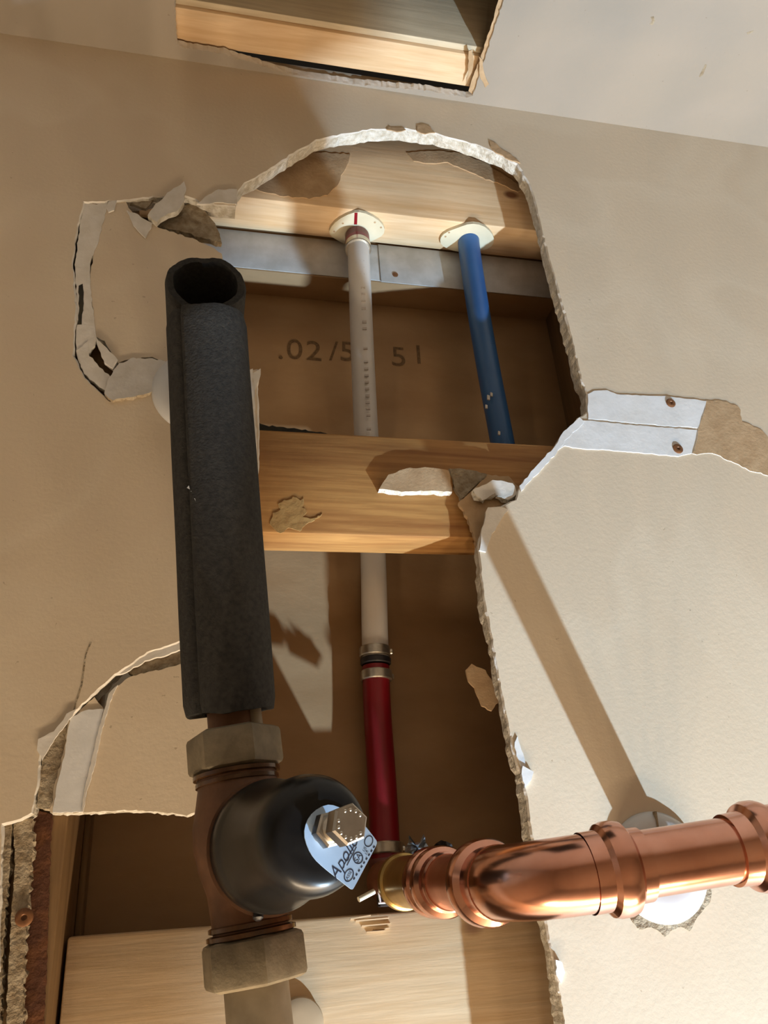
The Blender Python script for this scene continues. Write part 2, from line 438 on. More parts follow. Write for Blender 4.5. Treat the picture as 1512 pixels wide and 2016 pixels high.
# blocker added out of view below the picture, left of the work light; it shades the left part of the wall
def light_blocker():
    L_ = Vector((LED_POS.x, LED_POS.y, 0)); r0 = 0.24
    az = lambda deg: L_ + Vector((-math.sin(math.radians(deg)), math.cos(math.radians(deg)), 0)) * r0
    a0 = math.degrees(math.atan2(LED_POS.x - 0.088, -LED_POS.y)); a, b = az(a0), az(65.7)
    th = ((a + b) / 2 - L_).normalized() * 0.03
    z0, z1 = 0.001, CAM_Z - 0.20
    V = [Vector((p.x, p.y, z)) for z in (z0, z1) for p in (a, b, b + th, a + th)]
    o = make('light_blocker', V, [(0, 1, 2, 3), (4, 5, 6, 7), (0, 1, 5, 4), (1, 2, 6, 5), (2, 3, 7, 6), (3, 0, 4, 7)], 'room_paint')
    tag(o, 'narrow unseen blocker added to shade the left of the wall', 'light_blocker')
light_blocker()

# ------------------------------------------------------------------ framing inside the cavity
zc = CAM_Z
back = box('wall_back', (-0.45, BACK, 0.9), (0.75, BACK + 0.012, CEIL + 0.1), 'plywood', None, 0)
tag(back, 'brown sheathing panel at the back of the wall cavity', None, None, 'structure')
# stamped characters on the sheathing (mirrored ink stamp)
def stamp(body, x, y, size, flip=True):
    o_ = P(x, y, BACK - 0.0004)
    xa = (P(x + 60, y + 6, BACK) - P(x, y, BACK))
    m4 = basis(o_, xa, Vector((0, -1, 0)))
    if flip: m4 = m4 @ Matrix.Diagonal((1, -1, 1, 1))
    return text_mesh('ink_stamp', body, size, m4, 'ink', back)
for ch, sx, sy in (('.', 553, 690), ('0', 580, 690), ('2', 618, 693), ('/', 657, 693), ('5', 684, 694), ('5', 785, 704), ('1', 824, 700)):
    stamp(ch, sx, sy, 0.037, False)

PLF, PLB = 0.035, 0.0780
PL_Z = P(735, 417, PLF).z                 # underside of the top plate
top_plate = box('top_plate', (-0.40, PLF, PL_Z), (0.70, PLB, zc + 0.80), 'pine', None, 0.002)
tag(top_plate, 'pale pine top plate above the two plastic pipe ferrules', 'wood plate')
rear_plate = box('rear_plate', (-0.40, 0.0812, P(765, 556, 0.08).z), (0.70, BACK - 0.0005, zc + 0.80), 'plywood', None, 0.001)
tag(rear_plate, 'dark board behind the grey metal strip', 'board')
rx = P(1082, 675, BACK).x
mid_block = box('blocking', (-0.10, TH + 0.0005, P(700, 1052, TH).z), (rx - .001, TH + 0.038, P(780, 859, TH).z), 'pine_orange', None, 0.0022)
tag(mid_block, 'orange pine blocking across the middle of the hole', 'wood block')
LB = 0.048                        # front of the recessed lower block
low_block = box('blocking', (-0.082, LB, zc - 0.140), (rx - .001, LB + 0.038, P(570, 1812, LB).z), 'pine_pale', None, 0.002)
tag(low_block, 'pale pine blocking at the bottom of the hole behind the lower pipe', 'wood block')
rstud = box('stud', (rx, TH + 0.0006, 1.0), (rx + 0.038, BACK - 0.0006, PL_Z - 0.0008), 'stud_wood', None, 0.0015)
tag(rstud, 'dark wall stud closing the right side of the cavity', 'stud')
lx = -0.0845
lstud = box('stud', (lx - 0.038, TH + 0.0006, 1.0), (lx, BACK - 0.0006, PL_Z - 0.0008), 'stud_wood', None, 0.0015)
tag(lstud, 'rust-stained wall stud at the lower left behind broken plaster', 'stud')
lip = box('edge_strip', (lx + 0.0002, 0.095, 1.0), (lx + 0.004, BACK - 0.0006, PL_Z - 0.001), 'stud_wood', lstud, 0.0006)

# metal strips under the plate
def strip(xa, xb, y, label, dz=0):
    a = P(xa, 500, y).x; b = P(xb, 500, y).x; z0 = P(765, 554, y).z
    o = box('metal_strip', (a, y, z0 + dz), (b, y + 0.0010, PL_Z - 0.0006), 'galvanised', None, 0.0003)
    return tag(o, label, 'metal plate')
s1 = strip(150, 752, 0.0800, 'grey galvanised metal strip behind the white pipe')
s2 = strip(746, 1250, 0.0786, 'grey galvanised metal strip behind the blue pipe', -0.001)
lathe('nail_head', P(778, 541, 0.0785), Vector((0, -1, 0)), [(0, .0032), (.0006, .0032), (.001, .002)], 'screw_rust', s2, 16)

# ceiling joist above the ceiling opening
JZ = CEIL + 0.0127
j = box('joist', (-0.5, -0.0470, JZ), (0.6, -0.0100, JZ + 0.16), ['pine'][0], None, 0.002)
tag(j, 'pine joist edge showing in the ceiling opening', 'joist')
j2 = box('subfloor_board', (-0.5, -0.0545, JZ + 0.004), (0.6, -0.0475, JZ + 0.16), 'joist_grey', None, 0.001)
tag(j2, 'weathered grey board along the joist in the ceiling opening', 'board')

# ------------------------------------------------------------------ PEX pipes
def clampring(x, y, d, A, ax, s, r, parent, ear):
    o = lathe('clamp_ring', A, ax, [(s - .0042, r), (s - .0042, r + .0010), (s - .0034, r + .0016), (s + .0034, r + .0016), (s + .0042, r + .0010), (s + .0042, r)], 'clamp_steel', parent, 40, 30)
    u, w = frame(ax)
    c = A + ax.normalized() * s + (u * math.cos(ear) + w * math.sin(ear)) * (r + .0022)
    nrm = (u * math.cos(ear) + w * math.sin(ear))
    lathe('clamp_ear', c - nrm * .001, nrm, [(0, .0030), (.0018, .0028), (.0024, .0018), (.0012, .0010)], 'clamp_steel', o, 14)
    return o
PR = 0.0116
top_w = PZ(703, 452, PL_Z + 0.005)
w_pts = [PZ(702, 446, PL_Z + 0.012), P(706, 500, 0.060), P(713, 680, 0.0655), P(721, 855, 0.0735), P(729, 980, 0.086), P(735, 1110, 0.098), P(738, 1250, 0.1005), P(740, 1302, 0.1005)]
wp = empty('white_water_pipe', w_pts[-1], 'translucent white plastic water pipe running up through the cavity', 'pipe')
sweep('tube', w_pts, PR, 'pex_white', wp)
# faint print lines on the pipe
rng = random.Random(11)
for i in range(26):
    y = 512 + i * 13.2
    if rng.random() < 0.2: continue
    t = (y - 500) / 355.0
    dd = 0.060 + 0.0090 * t
    xc = 706 + 15 * t + 6
    ln = rng.uniform(3.0, 5.0)
    a = P(xc - 4, y, dd); 
    q = [P(xc - 4, y, dd - PR - .0001), P(xc + 4, y, dd - PR + .0001), P(xc + 4, y + ln, dd - PR + .0004), P(xc - 4, y + ln, dd - PR + .0002)]
    slab('print_mark', q, (0, 0.0012, 0), 'pex_print', wp)
# upper fitting: red sleeve + clamp
A = P(705, 492, 0.0597); axw = (w_pts[0] - A)
clampring(0, 0, 0, A, axw, 0.004, PR + .0008, wp, 1.6)
lathe('red_collar', A, axw, [(.0088, PR + .0004), (.0088, PR + .0017), (.0140, PR + .0017), (.0140, PR + .0004)], 'pex_red', wp)
lathe('sleeve', A, axw, [(.0142, PR + .0004), (.0142, PR + .0014), (.0245, PR + .0014), (.0245, PR + .0004)], 'pex_red_dull', wp)
# coupling + red pipe
r_pts = [P(740, 1312, 0.1005), P(743, 1400, 0.1005), P(752, 1540, 0.099), P(758, 1660, 0.095), P(762, 1708, 0.093)]
cp = w_pts[-1]; axd = r_pts[1] - cp
clampring(0, 0, 0, P(738, 1284, 0.1005), axd, 0, PR + .0004, wp, -1.4)
rp = empty('red_water_pipe', r_pts[-1], 'red plastic water pipe in the lower part of the cavity', 'pipe')
sweep('tube', r_pts, PR, 'pex_red', rp)
lathe('coupling', P(739.5, 1296, 0.1005), axd, [(0, PR + .0006), (.001, PR + .0017), (.0052, PR + .0017), (.006, PR + .0006)], 'dark_rubber', rp)
clampring(0, 0, 0, P(741, 1331, 0.1005), axd, 0, PR + .0004, rp, -1.7)
clampring(0, 0, 0, P(759, 1672, 0.0945), r_pts[3] - r_pts[2], 0, PR + .0004, rp, -1.5)

b_pts = [PZ(921, 448, PL_Z + 0.012), P(925, 500, 0.060), P(943, 620, 0.063), P(965, 745, 0.066), P(987, 860, 0.0735), P(1010, 990, 0.090), P(1032, 1120, 0.0985), P(1046, 1260, 0.1005)]
bp_ = empty('blue_water_pipe', b_pts[-1], 'blue plastic water pipe running up to the top plate', 'pipe')
sweep('tube', b_pts, PR + .0003, 'pex_blue', bp_)
for (x, y, s_) in ((962, 782, 5), (968, 776, 4), (958, 800, 4), (983, 852, 4)):
    t = (y - 745) / 115; dd = 0.066 + .0025 * t
    q = [P(x - s_ / 2, y - s_, dd - PR + .0006), P(x + s_ / 2, y - s_ * .6, dd - PR + .0004), P(x + s_ / 2, y + s_, dd - PR + .0006), P(x - s_ / 2, y + s_ * .7, dd - PR + .0008)]
    slab('paint_fleck', q, (0, 0.0015, 0), 'white_paper', bp_)

# plastic ferrules on the underside of the plate
def ferrule(path, holes, slit, label):
    z = PL_Z - 0.0040
    pts = [PZ(x, y, z) for x, y in path]
    # round the outline a little
    sm = []
    n = len(pts)
    for i in range(n):
        a, b = pts[i], pts[(i + 1) % n]
        sm += [a * .75 + b * .25, a * .25 + b * .75]
    e = empty('pipe_ferrule', (sum(p.x for p in sm) / len(sm), sum(p.y for p in sm) / len(sm), z), label, 'pipe ferrule')
    pl = slab('flange', sm, (0, 0, 0.0036), 'cream_plastic', e)
    for (x, y) in holes:
        lathe('nail_hole', PZ(x, y, z - .0002), Vector((0, 0, 1)), [(0, .0012), (.0006, .0012)], 'brown_paper', e, 12)
    if slit:
        q = [PZ(x, y, z - .0003) for x, y in slit]
        slab('slit', q, (0, 0, 0.0008), 'pex_red', e)
    return e
ferrule([(648, 452), (664, 433), (692, 419), (712, 417), (742, 430), (758, 448), (755, 463), (738, 472), (712, 484), (688, 486), (662, 472), (650, 464)],
        [(675, 440), (658, 456), (750, 448), (738, 438)], [(698, 419), (704, 419), (703, 442), (697, 442)], 'cream plastic ferrule with a slit around the white pipe')
ferrule([(866, 470), (876, 458), (902, 448), (925, 440), (950, 443), (968, 458), (974, 474), (966, 488), (940, 496), (912, 498), (885, 492), (868, 482)],
        [(877, 466), (884, 458)], None, 'cream plastic ferrule around the blue pipe')

# ------------------------------------------------------------------ pipe insulation
def foam_tube(name, A, B, R, r, parent, seam=None, seg=96, rings=40, rag=0.0, seed=1):
    rng = random.Random(seed); ax = B - A; Ln = ax.length; ax.normalize(); u, w = frame(ax)
    V = []; Fc = []
    offs = [rng.uniform(0, 6.28) for _ in range(6)]
    def rad(k, s):
        t = 2 * math.pi * k / seg
        rr = R * (1 + 0.006 * math.sin(3 * t + offs[0] + s * 9) + 0.008 * math.sin(2 * t + offs[1] - s * 14) + 0.004 * math.sin(s * 60 + offs[2]))
        if seam is not None:
            k0 = (k - seam) % seg
            if k0 == 0: rr -= 0.0038
            elif k0 in (1, seg - 1): rr -= 0.0010
        return rr
    def end(k, top): t = 2 * math.pi * k / seg; return rag * (math.sin(3 * t + offs[3]) * .6 + math.sin(7 * t + offs[4]) * .3 + rng.uniform(-.12, .12))
    e0 = [end(k, 0) for k in range(seg)]; e1 = [end(k, 1) for k in range(seg)]
    for i in range(rings + 1):
        s = Ln * i / rings
        for k in range(seg):
            t = 2 * math.pi * k / seg
            ss = s + (e0[k] if i == 0 else e1[k] if i == rings else 0)
            rr = rad(k, s) - (0.0012 if i in (0, rings) else 0)
            V.append(A + ax * ss + (u * math.cos(t) + w * math.sin(t)) * rr)
    no = len(V)
    for i in range(3):
        s = Ln * i / 2
        for k in range(seg):
            t = 2 * math.pi * k / seg; ss = s + (e0[k] if i == 0 else e1[k] if i == 2 else 0)
            V.append(A + ax * ss + (u * math.cos(t) + w * math.sin(t)) * r)
    for i in range(rings):
        for k in range(seg):
            k2 = (k + 1) % seg; Fc.append((i * seg + k, i * seg + k2, (i + 1) * seg + k2, (i + 1) * seg + k))
    for i in range(2):
        for k in range(seg):
            k2 = (k + 1) % seg; Fc.append((no + i * seg + k, no + (i + 1) * seg + k, no + (i + 1) * seg + k2, no + i * seg + k2))
    for k in range(seg):
        k2 = (k + 1) % seg
        Fc.append((k, no + k, no + k2, k2)); Fc.append((rings * seg + k, rings * seg + k2, no + 2 * seg + k2, no + 2 * seg + k))
    return make(name, V, Fc, 'foam', parent, None, 40)
SL0 = P(453, 1403, -0.095); SL1 = P(407, 634, -0.139)
def facing(A, B, deg, seg=96):
    ax = (B - A).normalized(); u, w = frame(ax); v = CAM - (A + B) / 2
    return round((math.degrees(math.atan2(v.dot(w), v.dot(u))) + deg) / 360 * seg) % seg
ins = foam_tube('pipe_insulation', SL0, SL1, 0.0257, 0.0140, None, seam=facing(SL0, SL1, -42), rag=0.0012)
tag(ins, 'long upright black foam sleeve on the pipe above the brass nut', 'pipe insulation')
for (x, y) in ((435, 795), (442, 785), (428, 805), (376, 968), (382, 985), (371, 960)):
    t = (1403 - y) / 785; c_ = SL0.lerp(SL1, t)
    n_ = (CAM - c_).normalized(); pt = PP(x, y, c_ + n_ * 0.0255, n_)
    q = [pt + Vector((random.uniform(-.0012, .0012), 0, random.uniform(-.0016, .0016))) for _ in range(3)]
    slab('scuff', q, -n_ * 0.0030 * 1.0, 'white_paper', ins)
H0 = P(405, 557, -0.130); H1 = P(401, 778, -0.010)
elb = foam_tube('pipe_insulation', H0, H1, 0.0270, 0.0215, None, seam=None, rag=0.0022, seed=4)
tag(elb, 'short black foam sleeve behind the open top of the upright one', 'pipe insulation')

# ------------------------------------------------------------------ pressure regulator on the vertical pipe
nU = P(462, 1479, -0.095); nL = P(500, 1890, -0.095)
av = (nU - nL).normalized(); Lv = (nU - nL).length
ang6 = math.radians(18)
reg = empty('pressure_regulator', nL - av * 0.06, 'bronze pressure regulator with a black bell and hex nuts', 'valve')
lathe('tailpiece', nU, av, [(-.01, .0135), (.0235, .0135)], 'bronze', reg)
lathe('tailpiece_flat', nU + Vector((.0125, -.006, 0)), av, [(.010, .0042), (.0225, .0040)], 'pipe_pale', reg, 16)
def hexnut(name, c, ax, h, r, m, parent, ph):
    return lathe(name, c - ax * (h / 2), ax, [(0, r * .86), (h * .06, r * .97), (h * .14, r), (h * .86, r), (h * .94, r * .97), (h, r * .86)], m, parent, 6, 25, ph)
hexnut('union_nut', nU, av, 0.0215, 0.0262, 'nut_metal', reg, 0.35)
hexnut('union_nut', nL, av, 0.0215, 0.0268, 'nut_metal', reg, 0.15)
h2 = Lv - .0118
lathe('valve_body', nL, av, [(.0118, .0190), (.020, .0196), (.032, .0205), (.044, .0240), (.055, .0258), (.066, .0255), (.076, .0232), (.084, .0216), (h2, .0214)], 'bronze', reg)
for s_, r_ in ((h2 - .0006, .0236), (h2 - .0046, .0226), (.0122, .0226), (.0160, .0214)):
    lathe('thread_ring', nL, av, [(s_ - .0016, r_ - .002), (s_ - .0010, r_), (s_ + .0010, r_), (s_ + .0016, r_ - .002)], 'thread_seal', reg)
lathe('lower_pipe', nL - av * 0.15, av, [(0, .0160), (.15, .0160)], 'pipe_pale', reg)
# bell
fl = P(537, 1663, -0.125); ab = (P(690, 1622, -0.215) - fl).normalized()
lathe('bonnet_neck', fl - ab * 0.034, ab, [(0, .0200), (.014, .0225), (.022, .0290), (.030, .0325)], 'bronze', reg)
bell = lathe('bell', fl, ab, [(-.0050, .0285), (-.0045, .0300), (-.003, .0311), (.004, .0313), (.0065, .0308), (.0085, .0300), (.0110, .0294), (.018, .0282), (.028, .0270), (.040, .0264),
                              (.050, .0262), (.056, .0252), (.060, .0232), (.0625, .0196), (.0630, .0150)], 'black_plastic', reg, 64, 50)
lathe('mould_nub', P(508, 1799, -0.122), Vector((0, -.3, -1)), [(-.004, .0030), (.002, .0026), (.003, .0014)], 'dark_rubber', bell, 12)
def slug(s, r, h0, ph, name, m, par, n=6):
    return lathe(name, fl, ab, [(s, r * .88), (s + h0 * .12, r), (s + h0 * .88, r), (s + h0, r * .88)], m, par, n, 25, ph)
bolt = lathe('adjusting_bolt', fl, ab, [(.060, .0052)] + [(.062 + .0008 * i, .0052 - .0004 * (i % 2)) for i in range(30)], 'steel', reg, 24)
slug(.0690, .0078, .0070, .2, 'lock_nut', 'steel', bolt)
slug(.0845, .0083, .0090, .32, 'bolt_head', 'steel', bolt)
fc = fl + ab * .0935; hu, hw = frame(ab)
for i in range(14):
    a_ = i * 2 * math.pi / 14 + .2
    if i in (6, 7, 12): continue
    lathe('head_mark', fc + (hu * math.cos(a_) + hw * math.sin(a_)) * .0055 - ab * .0002, ab, [(0, .00085), (.0004, .0007), (.0006, .0002)], 'steel', bolt, 8, 60)
# tag
tp = fl + ab * .0634
tag_px = [(640, 1584), (660, 1586), (690, 1602), (716, 1624), (735, 1648), (742, 1658), (738, 1668), (716, 1710), (696, 1748), (692, 1752), (684, 1746), (660, 1727), (636, 1708), (617, 1690), (604, 1668), (597, 1642), (602, 1618), (616, 1598)]
tag_sm = []
for i in range(len(tag_px)):
    a_, b_ = tag_px[i], tag_px[(i + 1) % len(tag_px)]
    tag_sm += [(a_[0] * .75 + b_[0] * .25, a_[1] * .75 + b_[1] * .25), (a_[0] * .25 + b_[0] * .75, a_[1] * .25 + b_[1] * .75)]
tpts = [PP(x, y, tp, ab) for x, y in tag_sm]
tg = slab('tag', tpts, ab * 0.0006, 'tag_blue', reg)
def tpos(x, y): return PP(x, y, tp + ab * .0007, ab)
dirx = tpos(745, 1668) * 0 + (tpos(738, 1660) - tpos(690, 1748))
def tag_text(body, x, y, size, shear=0.0):
    text_mesh('tag_print', body, size, basis(tpos(x, y), dirx, ab), 'tag_print', tg, shear)
tag_text('Apollo', 677, 1689, 0.0072, 0.35)
tag_text('SA', 705, 1689, 0.0034)
tag_text('ASSE', 687, 1723, 0.0019)
tag_text('US', 718, 1672, 0.0018)
tag_text('LR', 722, 1678, 0.0018)
def ring_mark(x, y, r, ry=1.0):
    c_ = tpos(x, y); dx = dirx.normalized(); dy = ab.cross(dx); V = []; Fc = []; n = 28
    for k in range(n):
        a_ = 2 * math.pi * k / n
        for rr in (r, r * .80): V.append(c_ + dx * math.cos(a_) * rr + dy * math.sin(a_) * rr * ry)
    for k in range(n):
        k2 = (k + 1) % n; Fc.append((2 * k, 2 * k + 1, 2 * k2 + 1, 2 * k2))
    make('tag_print', V, Fc, 'tag_print', tg)
ring_mark(705, 1689, .0025); ring_mark(687, 1723, .0029, .72); ring_mark(726, 1656, .0026, .8)
for k in range(2):
    x0, y0, x1, y1 = 678 + 5 * k, 1702 + 2 * k, 698 + 4 * k, 1664 + 3 * k
    a_ = tpos(x0, y0); b_ = tpos(x1, y1); d_ = (b_ - a_); n_ = ab.cross(d_).normalized() * .00022
    make('tag_print', [a_ - n_, b_ - n_, b_ + n_, a_ + n_], [(0, 1, 2, 3)], 'tag_print', tg)
for k in range(9):
    t0 = k / 9 + .02; t1 = t0 + .06
    a_ = tpos(695 + 44 * t0, 1733 - 70 * t0); b_ = tpos(695 + 44 * t1, 1733 - 70 * t1); n_ = ab.cross(b_ - a_).normalized() * .00035
    make('tag_print', [a_ - n_, b_ - n_, b_ + n_, a_ + n_], [(0, 1, 2, 3)], 'tag_print', tg)

# ------------------------------------------------------------------ copper loop
cw = empty('copper_pipe_run', P(1035, 1738, -0.187), 'shiny copper pipe run with press fittings crossing in front of the right wall edge', 'pipe')
E1 = P(1035, 1738, -0.187)
S0 = P(760, 1735, 0.070)
as_ = (E1 - S0).normalized(); Ls = (E1 - S0).length
def s_of(d): return (d - S0.y) / (E1.y - S0.y) * Ls
bd = lambda s, r0, r1, w: [(s - w, r0), (s - w * .72, r0 + (r1 - r0) * .75), (s - w * .3, r1), (s + w * .3, r1), (s + w * .72, r0 + (r1 - r0) * .75), (s + w, r0)]
lathe('adapter_barrel', S0, as_, [(-.004, .0125), (0, .0145), (s_of(.03), .0150)], 'copper_dull', cw)
sb = s_of(.020)
lathe('brass_adapter', S0, as_, [(s_of(.034), .0145)] + bd(sb, .0160, .0182, .0045) + [(s_of(-.004), .0160), (s_of(-.030), .0156), (s_of(-.045), .0150)], 'brass', cw)
lathe('pipe', S0, as_, [(s_of(-.03), .0143), (s_of(-.135), .0143)], 'copper_dull', cw)
sc = s_of(-.060)
lathe('press_coupling', S0, as_, [(s_of(-.040), .0150), (s_of(-.041), .0160)] + bd(s_of(-.050), .0162, .0198, .0060) + bd(s_of(-.066), .0162, .0196, .0055) + [(s_of(-.078), .0158), (s_of(-.079), .0148)], 'copper', cw)
ER = P(1512, 1662, -0.200)
ar = (ER - E1).normalized()
# elbow 1: beads + bend
bend = 0.030
lathe('press_bead', S0, as_, [(s_of(-.122), .0148), (s_of(-.123), .0160)] + bd(s_of(-.137), .0166, .0206, .0075) + [(Ls - bend, .0170)], 'copper', cw)
def arc(Cn, d0, d1, rb, n=14):
    # from Cn - d0*rb to Cn + d1*rb, quadratic-ish circular fillet
    p0 = Cn - d0 * rb; p1 = Cn + d1 * rb; out = []
    bis = (d1 - d0).normalized(); half = math.acos(max(-1, min(1, d0.dot(d1)))) / 2
    R_ = rb / math.tan(half); cen = Cn + bis * (R_ / math.cos(half))
    v0 = p0 - cen; axn = v0.cross(p1 - cen).normalized(); tot = 2 * half
    from mathutils import Quaternion
    for k in range(n + 1): out.append(cen + Quaternion(axn, tot * k / n) @ v0)
    return out
sweep('elbow', [E1 - as_ * (bend + .004)] + arc(E1, as_, ar, bend) + [E1 + ar * (bend + .004)], .0166, 'copper', cw, 40, 40, 2)
Xr = lambda px: (P(px, 1712, -0.19) - E1).dot(ar)
lathe('press_bead', E1, ar, [(bend, .0168), (Xr(1150), .0172)] + bd(Xr(1208), .0172, .0203, .0068) + [(Xr(1232), .0160), (Xr(1262), .0158), (Xr(1263), .0144)], 'copper', cw)
lathe('pipe', E1, ar, [(Xr(1240), .0143), (Xr(1470), .0143)], 'copper', cw)
lathe('press_bead', E1, ar, [(Xr(1428), .0144), (Xr(1429), .0157), (Xr(1455), .0160)] + bd(Xr(1484), .0162, .0200, .0065) + [(Xr(1512), .0170), (Xr(1512) + .02, .0168)], 'copper', cw)
# second elbow turns back into the wall at the escutcheon
ESC = P(1297, 1706, 0)
E2 = E1 + ar * (Xr(1512) + .065); a2 = (ESC + Vector((0, 0.03, 0)) - E2).normalized()
sweep('elbow', [E2 - ar * (bend + .004)] + arc(E2, ar, a2, bend) + [E2 + a2 * (bend + .004)], .0166, 'copper', cw, 40, 40, 2)
L2 = (ESC + Vector((0, .03, 0)) - E2).length
lathe('press_bead', E2, a2, [(bend, .0168)] + bd(bend + .018, .0168, .0200, .0065) + [(bend + .036, .0158), (bend + .037, .0144)], 'copper', cw)
lathe('pipe', E2, a2, [(bend + .03, .0143), (L2, .0143)], 'copper', cw)
# small marks on the run
def mark(px, py, w, h, m, nm):
    c0 = E1 + ar * Xr(px); n_ = (CAM - c0).normalized(); pt = PP(px, py, c0 + n_ * .0146, n_)
    q = [PP(px + a, py + b, pt, n_) for a, b in ((-w, -h), (w, -h), (w, h), (-w, h))]
    slab(nm, q, -n_ * .003, m, cw)

# ------------------------------------------------------------------ escutcheons
def escutcheon(c, R, label, m='white_plastic', depth=0.009, group=None):
    e = empty('escutcheon', c, label, 'escutcheon', group)
    lathe('plate', c, Vector((0, -1, 0)), [(.0004, R), (.0016, R), (depth * .5, R * .95), (depth * .85, R * .82), (depth, R * .62), (depth * .92, .0165), (0.001, .0160)], m, e, 64, 40)
    return e
es = escutcheon(ESC, .0362, 'white round pipe cover on the right wall behind the copper pipe')
slab('split_line', [P(1290, 1597, -0.0085), P(1293, 1597, -0.0085), P(1299, 1640, -0.0098), P(1296, 1640, -0.0098)], (0, .004, 0), 'gypsum_dirty', es)
escutcheon(P(401, 772, 0), .0415, 'white round pipe cover half hidden behind the black foam sleeve')
cap = lathe('plastic_plug', P(588, 2016, LB), Vector((0.05, -1, 0.02)), [(0, .0155), (.005, .0155), (.0065, .0148), (.0073, .0120), (.0076, .0060)], 'beige_plastic', None, 40, 40)
tag(cap, 'round beige plug on the pale block beside the lower pipe', 'plug')

# ------------------------------------------------------------------ broken drywall pieces and torn paper (parts of the wall)
def wchip(name, path, d, th, m, **k): return chip(name, path, d, th, m, wall, **k)
# upper left pushed-in panel
wchip('broken_panel', [(212, 400), (246, 396), (262, 420), (300, 442), (335, 455), (380, 470), (415, 484), (437, 500), (446, 560), (470, 700), (480, 742), (400, 742), (335, 715), (300, 704), (258, 705), (232, 716), (205, 672), (186, 660), (182, 600), (176, 540), (190, 480), (200, 430)],
      0.0135, 0.0115, ['wall_paint', 'gypsum'], rough=0.0006)
wchip('torn_paper', [(166, 398), (190, 404), (214, 394), (205, 430), (192, 480), (176, 520), (178, 560), (186, 640), (190, 672), (172, 700), (168, 735), (150, 700), (152, 610), (148, 520), (156, 450)], 0.0045, 0.0030, ['white_paper', 'gypsum'])
wchip('torn_paper', [(150, 690), (172, 672), (176, 700), (196, 722), (218, 742), (212, 770), (196, 762), (165, 736)], 0.0050, 0.0040, ['white_paper', 'gypsum'])
wchip('broken_gypsum', [(214, 742), (236, 716), (262, 704), (300, 706), (330, 712), (345, 760), (310, 768), (265, 780), (222, 788), (206, 775)], 0.0060, 0.0075, ['white_paper', 'gypsum_dirty'], rough=0.0008, tilt=lambda x, y: (745 - y) * 0.00006)
wchip('torn_paper', [(188, 664), (215, 690), (232, 708), (222, 726), (205, 712), (196, 690)], 0.0030, 0.0035, ['white_paper', 'white_paper'])
wchip('torn_paper', [(300, 408), (330, 380), (362, 358), (367, 370), (360, 400), (352, 412), (325, 425), (308, 436), (290, 424)], 0.0030, 0.0060, ['white_paper', 'gypsum'], tilt=lambda x, y: (400 - y) * 0.00003)
wchip('torn_paper', [(250, 414), (272, 422), (300, 440), (286, 466), (266, 448)], 0.0016, 0.0016, ['white_paper', 'white_paper'])
wchip('torn_paper', [(212, 398), (230, 394), (226, 412), (214, 418), (210, 408)], 0.0016, 0.0016, ['white_paper', 'white_paper'])
wchip('torn_paper', [(388, 402), (410, 384), (430, 372), (466, 373), (466, 402), (440, 398), (415, 400)], 0.0008, 0.0020, ['white_paper', 'white_paper'])
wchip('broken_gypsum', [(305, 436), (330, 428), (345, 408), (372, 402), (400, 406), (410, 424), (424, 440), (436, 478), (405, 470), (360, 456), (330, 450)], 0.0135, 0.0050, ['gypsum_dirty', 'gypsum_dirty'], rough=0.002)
wchip('crack_and_shade', [(154, 562), (164, 560), (166, 575), (162, 620), (160, 640), (153, 638), (156, 590)], 0.0020, 0.0006, ['tar_and_shade', 'tar_and_shade'])  # black sheet painted in for the shade inside the gap
wchip('crack_and_shade', [(236, 396), (255, 390), (300, 386), (318, 380), (300, 395), (286, 410), (262, 402)], 0.0070, 0.0030, ['gypsum_dirty', 'gypsum_dirty'])
# strips beside the foam sleeve on its right
wchip('torn_paper', [(488, 728), (498, 726), (500, 780), (506, 860), (507, 1000), (500, 1000), (496, 860), (490, 780)], 0.0000, 0.0035, ['white_paper', 'gypsum'])
wchip('torn_paper', [(499, 735), (514, 726), (511, 745), (505, 762), (499, 770)], 0.0010, 0.0015, ['white_paper', 'white_paper'])
# lower left flap
wchip('broken_panel', [(205, 1398), (222, 1358), (260, 1330), (300, 1322), (355, 1308), (470, 1290), (470, 1400), (440, 1500), (402, 1560), (384, 1600), (368, 1606), (330, 1600), (260, 1595), (200, 1597), (145, 1600), (98, 1600), (108, 1545), (125, 1480), (135, 1420), (165, 1392), (185, 1372)],
      0.0160, 0.0115, ['wall_paint', 'gypsum'], rough=0.0006, tilt=lambda x, y: (1600 - y) * -0.000008)
wchip('white_strip', [(138, 1414), (168, 1398), (204, 1396), (198, 1420), (190, 1470), (180, 1520), (170, 1560), (162, 1598), (104, 1600), (112, 1545), (126, 1490)], 0.0035, 0.0016, ['tape_white', 'tape_white'], jit=1.0)
wchip('torn_paper', [(206, 1396), (214, 1366), (232, 1348), (222, 1368), (212, 1398), (200, 1440), (186, 1510), (170, 1560), (164, 1598), (160, 1598), (168, 1545), (182, 1490), (196, 1430)], 0.0034, 0.0022, ['white_paper', 'white_paper'], jit=0.8)
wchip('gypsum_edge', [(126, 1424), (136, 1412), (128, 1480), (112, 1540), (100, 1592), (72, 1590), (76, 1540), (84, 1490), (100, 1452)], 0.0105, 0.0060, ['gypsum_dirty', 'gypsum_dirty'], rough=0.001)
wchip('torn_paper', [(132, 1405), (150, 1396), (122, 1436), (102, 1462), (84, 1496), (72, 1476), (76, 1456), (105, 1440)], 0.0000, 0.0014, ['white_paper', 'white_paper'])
wchip('torn_paper', [(216, 1330), (224, 1310), (245, 1290), (290, 1272), (330, 1262), (365, 1252), (370, 1276), (330, 1288), (285, 1302), (250, 1322), (235, 1328)], 0.0040, 0.0030, ['white_paper', 'white_paper'])
